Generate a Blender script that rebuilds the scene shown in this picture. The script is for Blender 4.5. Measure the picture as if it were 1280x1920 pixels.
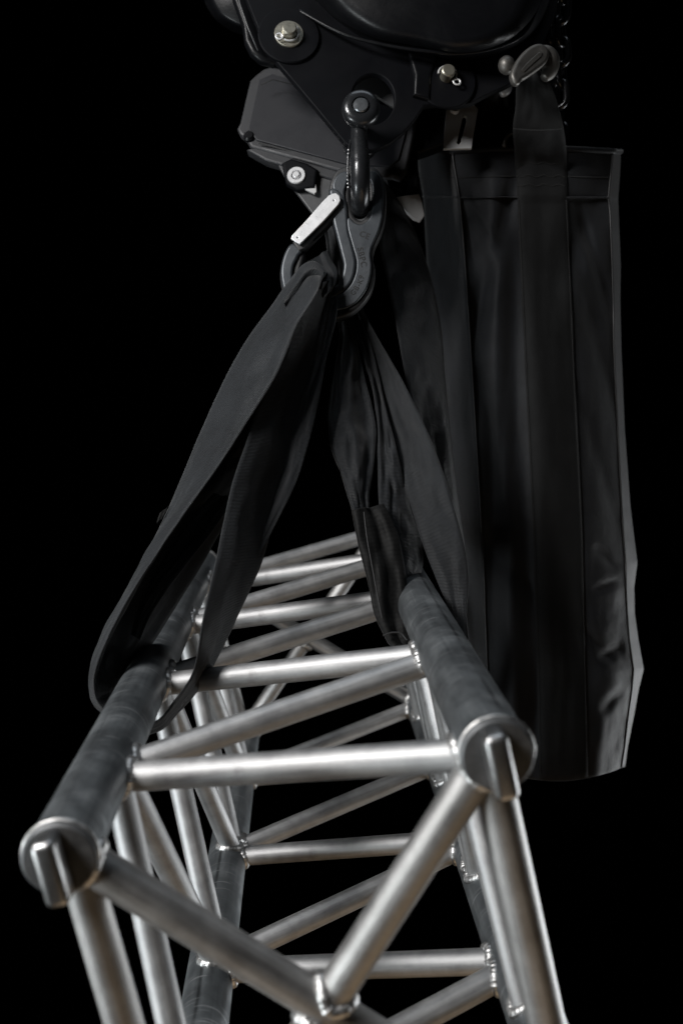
import bpy, bmesh, math, random
from mathutils import Vector, Matrix, noise
random.seed(7)
for o in list(bpy.data.objects): bpy.data.objects.remove(o)
S = bpy.context.scene
COL = S.collection
R_ = math.radians

# ------------------------------------------------------------------ camera
PITCH = R_(8.0)
CAMZ = 1.30
cd = bpy.data.cameras.new("camera"); cam = bpy.data.objects.new("camera", cd); COL.objects.link(cam)
cam.location = (0, 0, CAMZ); cam.rotation_euler = (R_(90) + PITCH, 0, 0)
cd.sensor_fit = 'VERTICAL'; cd.sensor_height = 36.0; cd.lens = 35.0
cd.clip_start = 0.02; cd.clip_end = 60
cd.dof.use_dof = True; cd.dof.focus_distance = 0.90; cd.dof.aperture_fstop = 5.0
S.camera = cam
S.render.resolution_x = 682; S.render.resolution_y = 1024
# ------------------------------------------------------------------ world and exposure
w = bpy.data.worlds.new("World"); S.world = w; w.use_nodes = True
bg = w.node_tree.nodes["Background"]; bg.inputs[0].default_value = (0.0016, 0.0018, 0.0020, 1); bg.inputs[1].default_value = 1.0
S.view_settings.view_transform = 'Standard'
try: S.view_settings.look = 'None'
except Exception: pass
S.view_settings.exposure = 0.0; S.view_settings.gamma = 1.0

CF = Vector((0, math.cos(PITCH), math.sin(PITCH)))      # camera forward
CU = Vector((0, -math.sin(PITCH), math.cos(PITCH)))     # camera up
CR = Vector((1, 0, 0))
CO = Vector((0, 0, CAMZ))
F = 1866.7
def at(px, py, d):
    return CO + CR * ((px - 640) / F * d) + CU * ((960 - py) / F * d) + CF * d
def camvec(r, dn, fw):      # metres right, down, forward of the camera
    return CO + CR * r - CU * dn + CF * fw

# ------------------------------------------------------------------ lamps (stage lighting)
def area(name, loc, target, size, power, col, size_y=None, spread=None):
    l = bpy.data.lights.new(name, 'AREA'); l.energy = power; l.color = col; l.size = size
    if size_y: l.shape = 'RECTANGLE'; l.size_y = size_y
    if spread: l.spread = R_(spread)
    o = bpy.data.objects.new(name, l); COL.objects.link(o); o.location = loc
    o.rotation_euler = (Vector(target) - Vector(loc)).to_track_quat('-Z', 'Y').to_euler()
    return o
TGT = camvec(0.0, 0.12, 0.8)
TRW = lambda x, y, z: camvec(*[(-.00673684621, .27255482374, .55299852287)[i] + ((.9736979415, .2236905111, -.0432998149), (-.2276172557, .9634599846, -.141192220), (.0101342792, .147334359, .9890348240))[i][0] * x - ((.9736979415, .2236905111), (-.2276172557, .9634599846), (.0101342792, .147334359))[i][1] * z + (-.0432998149, -.141192220, .9890348240)[i] * y for i in range(3)])
area("key_lamp", TRW(-.95, -.62, 1.70), TRW(0, .18, .05), 0.55, 53, (1.0, 0.985, 0.97))
area("side_lamp", TRW(-1.60, -.45, .0), TRW(0, .22, .0), 0.45, 20, (0.92, 0.98, 1.0))
area("top_lamp", camvec(0.1, -1.9, 0.9), TGT, 1.0, 7, (0.82, 0.91, 1.0))
area("floor_bounce", camvec(0.35, 1.45, 0.25), TGT, 1.2, 3.0, (1.0, 0.72, 0.45))
area("rim_lamp", camvec(1.5, 0.65, 1.75), camvec(0.3, 0.1, 1.0), 0.90, 20, (0.95, 0.98, 1.0))

# ------------------------------------------------------------------ helpers
def link(name, me, mat=None, parent=None, mx=None):
    o = bpy.data.objects.new(name, me); COL.objects.link(o)
    if mat is not None:
        me.materials.clear(); me.materials.append(mat)
    if parent is not None: o.parent = parent
    if mx is not None: o.matrix_local = mx
    return o
def bm_mesh(bm, name, smooth=True):
    bmesh.ops.recalc_face_normals(bm, faces=bm.faces)
    me = bpy.data.meshes.new(name); bm.to_mesh(me); bm.free()
    if smooth:
        for p in me.polygons: p.use_smooth = True
    return me
def sharp(me, ang=35):
    try: me.set_sharp_from_angle(angle=R_(ang))
    except Exception: pass
    return me
def tag(o, label, cat, group=None, kind=None):
    if label: o['label'] = label
    if cat: o['category'] = cat
    if group: o['group'] = group
    if kind: o['kind'] = kind
    return o
def empty(name, loc, label, cat, group=None, mx=None):
    o = bpy.data.objects.new(name, None); COL.objects.link(o)
    if mx is not None: o.matrix_world = mx
    else: o.location = loc
    o.empty_display_size = 0.05
    return tag(o, label, cat, group)
def catmull(pts, n):
    out = []; m = len(pts)
    for i in range(n + 1):
        t = i / n * (m - 1); k = min(int(t), m - 2); u = t - k
        p0 = pts[max(k - 1, 0)]; p1 = pts[k]; p2 = pts[k + 1]; p3 = pts[min(k + 2, m - 1)]
        out.append(0.5 * ((2 * p1) + (p2 - p0) * u + (2 * p0 - 5 * p1 + 4 * p2 - p3) * u * u + (3 * p1 - p0 - 3 * p2 + p3) * u ** 3))
    return out
def frame_to(a, b):
    d = (b - a).normalized()
    q = d.to_track_quat('Z', 'Y')
    return Matrix.Translation(a) @ q.to_matrix().to_4x4()
def tube_mesh(pts, rad, seg=12, closed=False, name="tube", caps=True):
    bm = bmesh.new(); n = len(pts); rings = []
    prev = None
    for i, p in enumerate(pts):
        if closed: t = (pts[(i + 1) % n] - pts[i - 1]).normalized()
        else: t = (pts[min(i + 1, n - 1)] - pts[max(i - 1, 0)]).normalized()
        if prev is None:
            a = Vector((0, 0, 1)) if abs(t.z) < .9 else Vector((1, 0, 0))
            u = t.cross(a).normalized()
        else:
            u = (prev - t * prev.dot(t)).normalized()
        prev = u; v = t.cross(u)
        r = rad[i] if isinstance(rad, (list, tuple)) else rad
        rings.append([bm.verts.new(p + (u * math.cos(2 * math.pi * k / seg) + v * math.sin(2 * math.pi * k / seg)) * r) for k in range(seg)])
    rng = range(n) if closed else range(n - 1)
    for i in rng:
        a = rings[i]; b = rings[(i + 1) % n]
        if closed and i == n - 1:   # find best twist offset
            best = min(range(seg), key=lambda o: sum((a[k].co - b[(k + o) % seg].co).length for k in range(seg)))
        else: best = 0
        for k in range(seg):
            bm.faces.new((a[k], a[(k + 1) % seg], b[(k + 1 + best) % seg], b[(k + best) % seg]))
    if caps and not closed:
        bm.faces.new(rings[0][::-1]); bm.faces.new(rings[-1])
    return bm_mesh(bm, name)
def lathe(profile, seg=40, name="lathe"):
    """profile (r, z) turned about local Z"""
    bm = bmesh.new(); rings = []
    for r, z in profile:
        if r < 1e-6: rings.append([bm.verts.new((0, 0, z))])
        else: rings.append([bm.verts.new((r * math.cos(2 * math.pi * k / seg), r * math.sin(2 * math.pi * k / seg), z)) for k in range(seg)])
    for a, b in zip(rings, rings[1:]):
        for k in range(seg):
            k2 = (k + 1) % seg
            if len(a) == 1 and len(b) == 1: continue
            if len(a) == 1: bm.faces.new((a[0], b[k], b[k2]))
            elif len(b) == 1: bm.faces.new((a[k], a[k2], b[0]))
            else: bm.faces.new((a[k], a[k2], b[k2], b[k]))
    return sharp(bm_mesh(bm, name), 40)
def rbox(sx, sy, sz, bev=0.002, seg=3, name="box"):
    bm = bmesh.new(); bmesh.ops.create_cube(bm, size=1)
    for v in bm.verts: v.co = Vector((v.co.x * sx, v.co.y * sy, v.co.z * sz))
    bmesh.ops.bevel(bm, geom=bm.edges[:], offset=bev, segments=seg, affect='EDGES', profile=0.5)
    return sharp(bm_mesh(bm, name), 30)

# ------------------------------------------------------------------ materials
def new_mat(name):
    m = bpy.data.materials.new(name); m.use_nodes = True
    nt = m.node_tree; b = nt.nodes["Principled BSDF"]
    return m, nt, b
def N(nt, typ, **kw):
    n = nt.nodes.new(typ)
    for k, v in kw.items():
        if k == 'inp':
            for a, c in v.items(): n.inputs[a].default_value = c
        else: setattr(n, k, v)
    return n
def ramp(nt, src, stops):
    r = nt.nodes.new('ShaderNodeValToRGB'); el = r.color_ramp.elements
    while len(el) < len(stops): el.new(0.5)
    for e, (p, c) in zip(el, stops):
        e.position = p; e.color = c if len(c) == 4 else (*c, 1)
    nt.links.new(src, r.inputs[0]); return r
def g(v): return (v, v, v, 1)
def metal(name, c0, c1, r0, r1, scale=(60, 60, 5), bump=0.06, metallic=1.0, fine=900, spots=0.0, grain=0.02):
    """brushed / matt metal: streaks run along local Z of each piece"""
    m, nt, b = new_mat(name); L = nt.links.new
    tc = N(nt, 'ShaderNodeTexCoord'); mp = N(nt, 'ShaderNodeMapping'); mp.inputs['Scale'].default_value = scale
    L(tc.outputs['Object'], mp.inputs[0])
    n1 = N(nt, 'ShaderNodeTexNoise', inp={'Scale': 1.0, 'Detail': 6, 'Roughness': .6}); L(mp.outputs[0], n1.inputs['Vector'])
    n2 = N(nt, 'ShaderNodeTexNoise', inp={'Scale': fine, 'Detail': 2, 'Roughness': .7}); L(tc.outputs['Object'], n2.inputs['Vector'])
    n3 = N(nt, 'ShaderNodeTexNoise', inp={'Scale': 38.0, 'Detail': 5, 'Roughness': .65}); L(tc.outputs['Object'], n3.inputs['Vector'])
    mx = N(nt, 'ShaderNodeMath', operation='MULTIPLY_ADD', inp={1: .5}); L(n1.outputs[0], mx.inputs[0])
    h = N(nt, 'ShaderNodeMath', operation='MULTIPLY', inp={1: .5}); L(n3.outputs[0], h.inputs[0]); L(h.outputs[0], mx.inputs[2])
    cr = ramp(nt, mx.outputs[0], [(.36, c0), (.62, c1)])
    col = cr.outputs[0]
    if spots:
        n4 = N(nt, 'ShaderNodeTexNoise', inp={'Scale': 55.0, 'Detail': 3, 'Roughness': .5}); L(tc.outputs['Object'], n4.inputs['Vector'])
        sr = ramp(nt, n4.outputs[0], [(.66, g(0)), (.74, g(spots))])
        mm = N(nt, 'ShaderNodeMixRGB', blend_type='MIX'); mm.inputs[2].default_value = (c0[0] * .35, c0[1] * .32, c0[2] * .3, 1)
        L(sr.outputs[0], mm.inputs[0]); L(col, mm.inputs[1]); col = mm.outputs[0]
    L(col, b.inputs['Base Color'])
    rr = N(nt, 'ShaderNodeMapRange', inp={'To Min': r0, 'To Max': r1, 'From Min': .3, 'From Max': .7}); L(mx.outputs[0], rr.inputs[0])
    L(rr.outputs[0], b.inputs['Roughness']); b.inputs['Metallic'].default_value = metallic
    ad = N(nt, 'ShaderNodeMath', operation='MULTIPLY_ADD', inp={1: .5}); L(n2.outputs[0], ad.inputs[0]); L(n1.outputs[0], ad.inputs[2])
    bp = N(nt, 'ShaderNodeBump', inp={'Strength': bump * 4, 'Distance': 0.0006}); L(ad.outputs[0], bp.inputs['Height']); L(bp.outputs[0], b.inputs['Normal'])
    return m
M = {}
M['brace'] = metal("brace_aluminium", (.30, .30, .305), (.53, .53, .53), .50, .66, scale=(240, 240, 8), bump=.10, fine=1500, spots=.25)
M['frame'] = metal("frame_aluminium", (.28, .275, .27), (.46, .455, .45), .44, .58, scale=(200, 200, 7), bump=.12, fine=1500, spots=.2)
M['weld'] = metal("weld_aluminium", (.40, .40, .395), (.66, .655, .65), .36, .52, scale=(200, 200, 200), bump=.08, fine=2200)
M['plate'] = metal("end_plate_aluminium", (.085, .088, .092), (.15, .154, .158), .50, .62, scale=(120, 120, 120), bump=.05, metallic=.8, fine=1800)
M['lug'] = metal("lug_aluminium", (.28, .28, .28), (.44, .44, .44), .30, .42, scale=(40, 40, 90), bump=.05, fine=1800)

def chord_mat(line_ang):
    m, nt, b = new_mat("chord_aluminium"); L = nt.links.new
    tc = N(nt, 'ShaderNodeTexCoord')
    mp = N(nt, 'ShaderNodeMapping'); mp.inputs['Scale'].default_value = (110, 110, 7); L(tc.outputs['Object'], mp.inputs[0])
    n1 = N(nt, 'ShaderNodeTexNoise', inp={'Scale': 1.0, 'Detail': 7, 'Roughness': .62, 'Distortion': .8}); L(mp.outputs[0], n1.inputs['Vector'])
    n3 = N(nt, 'ShaderNodeTexNoise', inp={'Scale': 26.0, 'Detail': 7, 'Roughness': .68, 'Distortion': .3}); L(tc.outputs['Object'], n3.inputs['Vector'])
    mx = N(nt, 'ShaderNodeMixRGB', inp={0: .6}); L(n1.outputs[0], mx.inputs[1]); L(n3.outputs[0], mx.inputs[2])
    cr = ramp(nt, mx.outputs[0], [(.33, (.060, .066, .071)), (.52, (.14, .152, .160)), (.70, (.27, .285, .295))])
    # longitudinal dirt line
    sp = N(nt, 'ShaderNodeSeparateXYZ'); L(tc.outputs['Object'], sp.inputs[0])
    at2 = N(nt, 'ShaderNodeMath', operation='ARCTAN2'); L(sp.outputs[1], at2.inputs[0]); L(sp.outputs[0], at2.inputs[1])
    nn = N(nt, 'ShaderNodeTexNoise', inp={'Scale': 22.0, 'Detail': 4, 'Roughness': .7}); L(tc.outputs['Object'], nn.inputs['Vector'])
    sub = N(nt, 'ShaderNodeMath', operation='SUBTRACT', inp={1: line_ang}); L(at2.outputs[0], sub.inputs[0])
    wob = N(nt, 'ShaderNodeMath', operation='MULTIPLY_ADD', inp={1: .14, 2: -.07}); L(nn.outputs[0], wob.inputs[0])
    ad = N(nt, 'ShaderNodeMath', operation='ADD'); L(sub.outputs[0], ad.inputs[0]); L(wob.outputs[0], ad.inputs[1])
    ab = N(nt, 'ShaderNodeMath', operation='ABSOLUTE'); L(ad.outputs[0], ab.inputs[0])
    lr = ramp(nt, ab.outputs[0], [(.035, g(.75)), (.10, g(0))])
    gate = ramp(nt, nn.outputs[0], [(.38, g(.25)), (.55, g(1))])
    lm = N(nt, 'ShaderNodeMath', operation='MULTIPLY'); L(lr.outputs[0], lm.inputs[0]); L(gate.outputs[0], lm.inputs[1])
    dk = N(nt, 'ShaderNodeMixRGB'); dk.inputs[2].default_value = (.018, .019, .02, 1); L(lm.outputs[0], dk.inputs[0]); L(cr.outputs[0], dk.inputs[1])
    # short scratches across
    mp2 = N(nt, 'ShaderNodeMapping'); mp2.inputs['Scale'].default_value = (30, 30, 380); mp2.inputs['Rotation'].default_value = (.12, .2, 0); L(tc.outputs['Object'], mp2.inputs[0])
    n5 = N(nt, 'ShaderNodeTexNoise', inp={'Scale': 1.0, 'Detail': 2, 'Roughness': .4}); L(mp2.outputs[0], n5.inputs['Vector'])
    scr = ramp(nt, n5.outputs[0], [(.62, g(0)), (.72, g(.55))])
    li = N(nt, 'ShaderNodeMixRGB'); li.inputs[2].default_value = (.42, .43, .44, 1); L(scr.outputs[0], li.inputs[0]); L(dk.outputs[0], li.inputs[1])
    L(li.outputs[0], b.inputs['Base Color'])
    b.inputs['Metallic'].default_value = .72
    rr = N(nt, 'ShaderNodeMapRange', inp={'To Min': .40, 'To Max': .60, 'From Min': .3, 'From Max': .7}); L(n3.outputs[0], rr.inputs[0]); L(rr.outputs[0], b.inputs['Roughness'])
    fn = N(nt, 'ShaderNodeTexNoise', inp={'Scale': 1300.0, 'Detail': 2}); L(tc.outputs['Object'], fn.inputs['Vector'])
    bp = N(nt, 'ShaderNodeBump', inp={'Strength': .25, 'Distance': .0004}); L(fn.outputs[0], bp.inputs['Height']); L(bp.outputs[0], b.inputs['Normal'])
    return m

def cloth(name, base, rib=0.0011, strength=.5, rough=.78, sheen=.25, weave=False, tint=(1, 1, 1), spec=.12):
    m, nt, b = new_mat(name); L = nt.links.new
    uv = N(nt, 'ShaderNodeUVMap'); sp = N(nt, 'ShaderNodeSeparateXYZ'); L(uv.outputs[0], sp.inputs[0])
    def sine(out, period, axis2=None, k=0):
        a = N(nt, 'ShaderNodeMath', operation='MULTIPLY', inp={1: 2 * math.pi / period}); L(out, a.inputs[0])
        s = N(nt, 'ShaderNodeMath', operation='SINE'); L(a.outputs[0], s.inputs[0]); return s
    if weave:
        ad = N(nt, 'ShaderNodeMath', operation='ADD'); L(sp.outputs[0], ad.inputs[0]); L(sp.outputs[1], ad.inputs[1])
        s1 = sine(ad.outputs[0], rib)
    else: s1 = sine(sp.outputs[0], rib)
    tc = N(nt, 'ShaderNodeTexCoord')
    n1 = N(nt, 'ShaderNodeTexNoise', inp={'Scale': 28.0, 'Detail': 6, 'Roughness': .65}); L(tc.outputs['Object'], n1.inputs['Vector'])
    n2 = N(nt, 'ShaderNodeTexNoise', inp={'Scale': 1400.0, 'Detail': 1}); L(tc.outputs['Object'], n2.inputs['Vector'])
    mr = N(nt, 'ShaderNodeMapRange', inp={'From Min': -1, 'From Max': 1, 'To Min': .75, 'To Max': 1.15}); L(s1.outputs[0], mr.inputs[0])
    c = ramp(nt, n1.outputs[0], [(.3, tuple(base * .72 * t for t in tint)), (.7, tuple(base * 1.3 * t for t in tint))])
    mu = N(nt, 'ShaderNodeVectorMath', operation='SCALE'); L(c.outputs[0], mu.inputs[0]); L(mr.outputs[0], mu.inputs['Scale'])
    L(mu.outputs[0], b.inputs['Base Color']); b.inputs['Roughness'].default_value = rough
    b.inputs['Sheen Weight'].default_value = sheen; b.inputs['Sheen Roughness'].default_value = .45
    b.inputs['Specular IOR Level'].default_value = spec
    hh = N(nt, 'ShaderNodeMath', operation='MULTIPLY_ADD', inp={1: .5}); L(n2.outputs[0], hh.inputs[0]); L(s1.outputs[0], hh.inputs[2])
    bp = N(nt, 'ShaderNodeBump', inp={'Strength': strength, 'Distance': .0003}); L(hh.outputs[0], bp.inputs['Height'])
    bp2 = N(nt, 'ShaderNodeBump', inp={'Strength': .35, 'Distance': .004}); L(n1.outputs[0], bp2.inputs['Height']); L(bp.outputs[0], bp2.inputs['Normal'])
    L(bp2.outputs[0], b.inputs['Normal'])
    return m
M['sling'] = cloth("sling_webbing", .0145, rib=.0013, strength=.6, rough=.52, sheen=.12, tint=(.90, .99, 1.12), spec=.26)
M['sleeve'] = cloth("sling_sleeve", .005, rib=.004, strength=.1, rough=.60, sheen=.05)
M['bag'] = cloth("bag_canvas", .0112, rib=.0016, strength=.35, rough=.55, sheen=.10, weave=True, tint=(.90, .97, 1.12))
M['strap'] = cloth("bag_strap_webbing", .0072, rib=.0018, strength=.3, rough=.72, sheen=.05, weave=True, tint=(.96, 1.0, 1.04))

M['rear_strap'] = cloth('rear_strap_webbing', .035, rib=.0018, strength=.3, rough=.7, sheen=.1, weave=True, tint=(1.12, 1.0, .90))  # brownish webbing, colour raised above the front strap's to offset the hoist's shade
def paint(name, c, rough, scuff=.3, scuff_col=(.12, .12, .12), metallic=0.0, coat=0.0, nscale=30, bump=.05, spec=.5):
    m, nt, b = new_mat(name); L = nt.links.new; b.inputs["Specular IOR Level"].default_value = spec
    tc = N(nt, 'ShaderNodeTexCoord')
    n1 = N(nt, 'ShaderNodeTexNoise', inp={'Scale': nscale, 'Detail': 8, 'Roughness': .7, 'Distortion': .6}); L(tc.outputs['Object'], n1.inputs['Vector'])
    s = ramp(nt, n1.outputs[0], [(.60, g(0)), (.80, g(scuff))])
    mm = N(nt, 'ShaderNodeMixRGB'); mm.inputs[1].default_value = (*c, 1); mm.inputs[2].default_value = (*scuff_col, 1); L(s.outputs[0], mm.inputs[0])
    L(mm.outputs[0], b.inputs['Base Color'])
    rr = N(nt, 'ShaderNodeMapRange', inp={'From Min': .3, 'From Max': .7, 'To Min': rough * .75, 'To Max': min(1, rough * 1.35)}); L(n1.outputs[0], rr.inputs[0]); L(rr.outputs[0], b.inputs['Roughness'])
    b.inputs['Metallic'].default_value = metallic; b.inputs['Coat Weight'].default_value = coat
    n2 = N(nt, 'ShaderNodeTexNoise', inp={'Scale': 700.0, 'Detail': 2}); L(tc.outputs['Object'], n2.inputs['Vector'])
    bp = N(nt, 'ShaderNodeBump', inp={'Strength': bump * 5, 'Distance': .0003}); L(n2.outputs[0], bp.inputs['Height']); L(bp.outputs[0], b.inputs['Normal'])
    return m
M['hook'] = paint("hook_grey_coating", (.037, .042, .048), .40, .25, (.16, .17, .18), metallic=.35)
M['groove'] = paint("hook_black_groove", (.008, .008, .009), .55, .1, (.03, .03, .03))
M['mark'] = paint("stamped_marking", (.006, .006, .006), .8, 0)
M['shackle'] = paint("shackle_black_gloss", (.018, .019, .021), .27, .5, (.07, .07, .08), metallic=.4, coat=.2, nscale=60)
M['pin'] = paint("pin_grey", (.16, .17, .18), .35, .5, (.30, .31, .32), metallic=.8, nscale=120)
M['latch'] = paint("latch_bright_zinc", (.70, .70, .71), .30, .5, (.45, .45, .45), metallic=.35, nscale=120, bump=.02)
M['hoistplate'] = paint("hoist_plate_black", (.0030, .0032, .0042), .55, .12, (.010, .009, .008), nscale=14, spec=.10)
M['body'] = paint("hoist_body_gloss_black", (.0035, .0037, .0045), .34, .9, (.035, .035, .037), coat=.0, nscale=16, spec=.22)
M['panel'] = paint("hoist_cover_grey", (.019, .0195, .022), .55, .10, (.09, .09, .09), nscale=50)
M['panel_in'] = paint("hoist_cover_inner_grey", (.0145, .015, .0178), .50, .12, (.06, .06, .06), nscale=18, spec=.3)
M['bracket'] = paint("hoist_bracket_steel", (.50, .505, .51), .45, .3, (.36, .36, .36), metallic=.25, nscale=40)
M['darkbracket'] = paint("hoist_dark_bracket", (.045, .046, .048), .45, .25, (.12, .12, .12), nscale=30)
M['zinc'] = paint("zinc_yellowish", (.46, .44, .37), .34, .4, (.65, .63, .55), metallic=.85, nscale=150)
M['shacklesteel'] = paint("worn_steel", (.10, .095, .088), .48, .4, (.34, .33, .30), metallic=.8, nscale=90)
M['chain'] = paint("chain_black_steel", (.03, .03, .032), .22, .4, (.12, .12, .12), metallic=.8, nscale=90)
M['thread'] = paint("grey_thread", (.014, .014, .014), .8, 0)
M['piping'] = paint("black_piping", (.012, .012, .013), .5, 0)
M['backdrop'] = paint("black_backdrop_cloth", (.0004, .0004, .0004), 1.0, 0, spec=0.0)
M['sticker'] = paint("pale_tag", (.42, .42, .42), .5, .2, (.3, .3, .3))

# ------------------------------------------------------------------ setting: black stage drape
def drape():
    bm = bmesh.new(); nx, nz = 160, 10; rows = []
    for j in range(nz + 1):
        z = -2.2 + 8.0 * j / nz
        rows.append([bm.verts.new((-5 + 10 * i / nx, 5.0 + .10 * math.sin(i * .85 + .6 * math.sin(i * .21)) + .03 * math.sin(i * 2.1 + j * .2), z)) for i in range(nx + 1)])
    for j in range(nz):
        for i in range(nx): bm.faces.new((rows[j][i], rows[j][i + 1], rows[j + 1][i + 1], rows[j + 1][i]))
    o = link("backdrop", bm_mesh(bm, "backdrop"), M['backdrop'])
    tag(o, "black stage drape filling the background", None, kind="structure")
drape()

# ------------------------------------------------------------------ truss
TR = ((0.9736979415, 0.2236905111, -0.0432998149), (-0.2276172557, 0.9634599846, -0.141192220), (0.0101342792, 0.147334359, 0.9890348240))
TT = (-0.00673684621, 0.27255482374, 0.55299852287)
def tvec(n):   # truss n = (x right, down, depth) -> cam (right, down, fwd)
    return [sum(TR[i][j] * n[j] for j in range(3)) for i in range(3)]
def c2w(v): return CR * v[0] - CU * v[1] + CF * v[2]
cx_, cy_, cz_ = c2w(tvec((1, 0, 0))), c2w(tvec((0, 0, 1))), c2w(tvec((0, -1, 0)))
to = CO + c2w(TT)
TM = Matrix(((cx_.x, cy_.x, cz_.x, to.x), (cx_.y, cy_.y, cz_.y, to.y), (cx_.z, cy_.z, cz_.z, to.z), (0, 0, 0, 1)))
truss = empty("aluminium_truss", None, "silver square lattice truss with four round corner tubes, hanging from two black slings", "truss", mx=TM)
def tw(x, y, z): return TM @ Vector((x, y, z))     # truss-local to world
HW = .120; RC = .0194; RB = .0096; RF = .0110; LEN = .812
CH = {'L': (-HW, HW), 'R': (HW, HW), 'b': (-HW, -HW), 'c': (HW, -HW)}
def cyl_mesh(r, length, seg=40, cap_bevel=0.0):
    prof = [(0, 0), (r, 0), (r, length), (0, length)]
    return lathe(prof, seg, "tube")
def wring(P0, db, r, C0, dc, Rc, seed=0):
    """saddle-shaped weld bead where a tube (axis P0, db) meets a round tube"""
    a = Vector((0, 0, 1)) if abs(db.z) < .9 else Vector((1, 0, 0))
    e1 = db.cross(a).normalized(); e2 = db.cross(e1)
    pts = []; rad = []; n = 96
    for k in range(n):
        th = 2 * math.pi * k / n
        q = P0 + (e1 * math.cos(th) + e2 * math.sin(th)) * (r * 1.02) - C0
        A = db - dc * db.dot(dc); B = q - dc * q.dot(dc)
        aa = A.dot(A); bb = 2 * A.dot(B); cc = B.dot(B) - (Rc - .0004) ** 2
        dsc = bb * bb - 4 * aa * cc
        if dsc < 0: s = -bb / (2 * aa)
        else: s = (-bb + math.sqrt(dsc)) / (2 * aa)
        s = max(min(s, .06), .006)
        pts.append(P0 + (e1 * math.cos(th) + e2 * math.sin(th)) * (r * .98) + db * s)
        rad.append(.0041 + 0.00010 * math.sin(th * 22 + seed) + .0010 * noise.noise(Vector((k * .4, seed, 0))))
    pts2 = [p + Vector((noise.noise(p * 300), noise.noise(p * 300 + Vector((9, 0, 0))), noise.noise(p * 300 + Vector((0, 9, 0))))) * .0003 for p in pts]
    return tube_mesh(pts2, rad, 8, True, "weld_bead")
bid = [0]
def brace(p, q, r, mat, chord_p=None, chord_q=None, name="brace"):
    p = Vector(p); q = Vector(q)
    mx = frame_to(p, q)
    o = link(name, cyl_mesh(r, (q - p).length), mat, truss, mx)
    inv = mx.inverted()
    for pt, ck, d in ((p, chord_p, (q - p).normalized()), (q, chord_q, (p - q).normalized())):
        if ck is None: continue
        cx, cz = CH[ck]; bid[0] += 1
        me = wring(pt, d, r, Vector((cx, pt.y, cz)), Vector((0, 1, 0)), RC, bid[0] * 1.7)
        w = link("weld_bead", me, M['weld'], o); me.transform(inv)
    return o
# chords with their end plates and lugs
LINE = {'L': R_(90 + 38), 'R': R_(90 - 28), 'b': R_(90), 'c': R_(90)}
for k, (x, z) in CH.items():
    # chord-local: Z along truss +Y, X = -truss X, Y = truss Z
    mx = Matrix(((1, 0, 0, x), (0, 0, 1, 0), (0, -1, 0, z), (0, 0, 0, 1)))
    mx = Matrix(((1, 0, 0, x), (0, 0, -1, LEN), (0, 1, 0, z), (0, 0, 0, 1)))   # local Z -> -truss Y (towards camera)
    o = link("corner_tube", cyl_mesh(RC, LEN + .0008, 72), chord_mat(LINE[k]), truss, mx)
    T = .0045
    for s in (0, 1):
        if s == 0: lm = Matrix.Translation((0, 0, LEN + .0008))
        else: lm = Matrix.Translation((0, 0, 0)) @ Matrix.Rotation(math.pi, 4, 'X')
        ep = link("end_plate", lathe([(0, 0), (RC + .0004, 0), (RC + .0008, .0008), (RC + .0008, T - .0012), (RC - .0006, T), (0, T)], 72), M['plate'], o, lm)
        # ring weld behind the plate
        pts = [Vector(((RC + .0006) * math.cos(a), (RC + .0006) * math.sin(a), -.001)) for a in [2 * math.pi * i / 72 for i in range(72)]]
        link("weld_bead", tube_mesh(pts, [.0015 + .0004 * noise.noise(Vector((i * .5, 3, 1))) for i in range(72)], 8, True), M['weld'], o, lm)
        lg = rbox(.0130, .0370, .020, .0042, 5)
        lug = link("lug", lg, M['lug'], o, lm @ Matrix.Translation((-.001, -.0005 if s == 0 else .0005, T + .0070)))
TL = .195
nodes_top = [('R', .014), ('L', .124), ('R', .209), ('L', .318), ('R', .403), ('L', .513), ('R', .598), ('L', .707), ('R', .786)]
for (a, ya), (b, yb) in zip(nodes_top, nodes_top[1:]):
    s = .004 if yb > ya else -.004
    brace((CH[a][0], ya + (.005 if ya > .02 else .004), HW - .0075), (CH[b][0], yb - .005, HW - .0075), RB, M['brace'], a, b)
nb = [('b', .012), ('c', -.0), ]
nodes_bot = [('c', .012), ('b', .066), ('c', .172), ('b', .260), ('c', .367), ('b', .455), ('c', .561), ('b', .649), ('c', .756)]
for (a, ya), (b, yb) in zip(nodes_bot, nodes_bot[1:]):
    brace((CH[a][0], ya + .004, -HW), (CH[b][0], yb - .004, -HW), RB, M['brace'], a, b)
nodes_left = [('b', .066), ('L', .124), ('b', .260), ('L', .318), ('b', .455), ('L', .513), ('b', .649), ('L', .707)]
for (a, ya), (b, yb) in zip(nodes_left, nodes_left[1:]):
    brace((-HW + .0070, ya + .004, CH[a][1]), (-HW + .0070, yb - .004, CH[b][1]), RB, M['brace'], a, b)
nodes_right = [('c', .095), ('R', .209), ('c', .290), ('R', .403), ('c', .485), ('R', .598), ('c', .680), ('R', .770)]
for (a, ya), (b, yb) in zip(nodes_right, nodes_right[1:]):
    brace((HW - .0050, ya + .004, CH[a][1]), (HW - .0050, yb - .004, CH[b][1]), RB, M['brace'], a, b)
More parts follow.
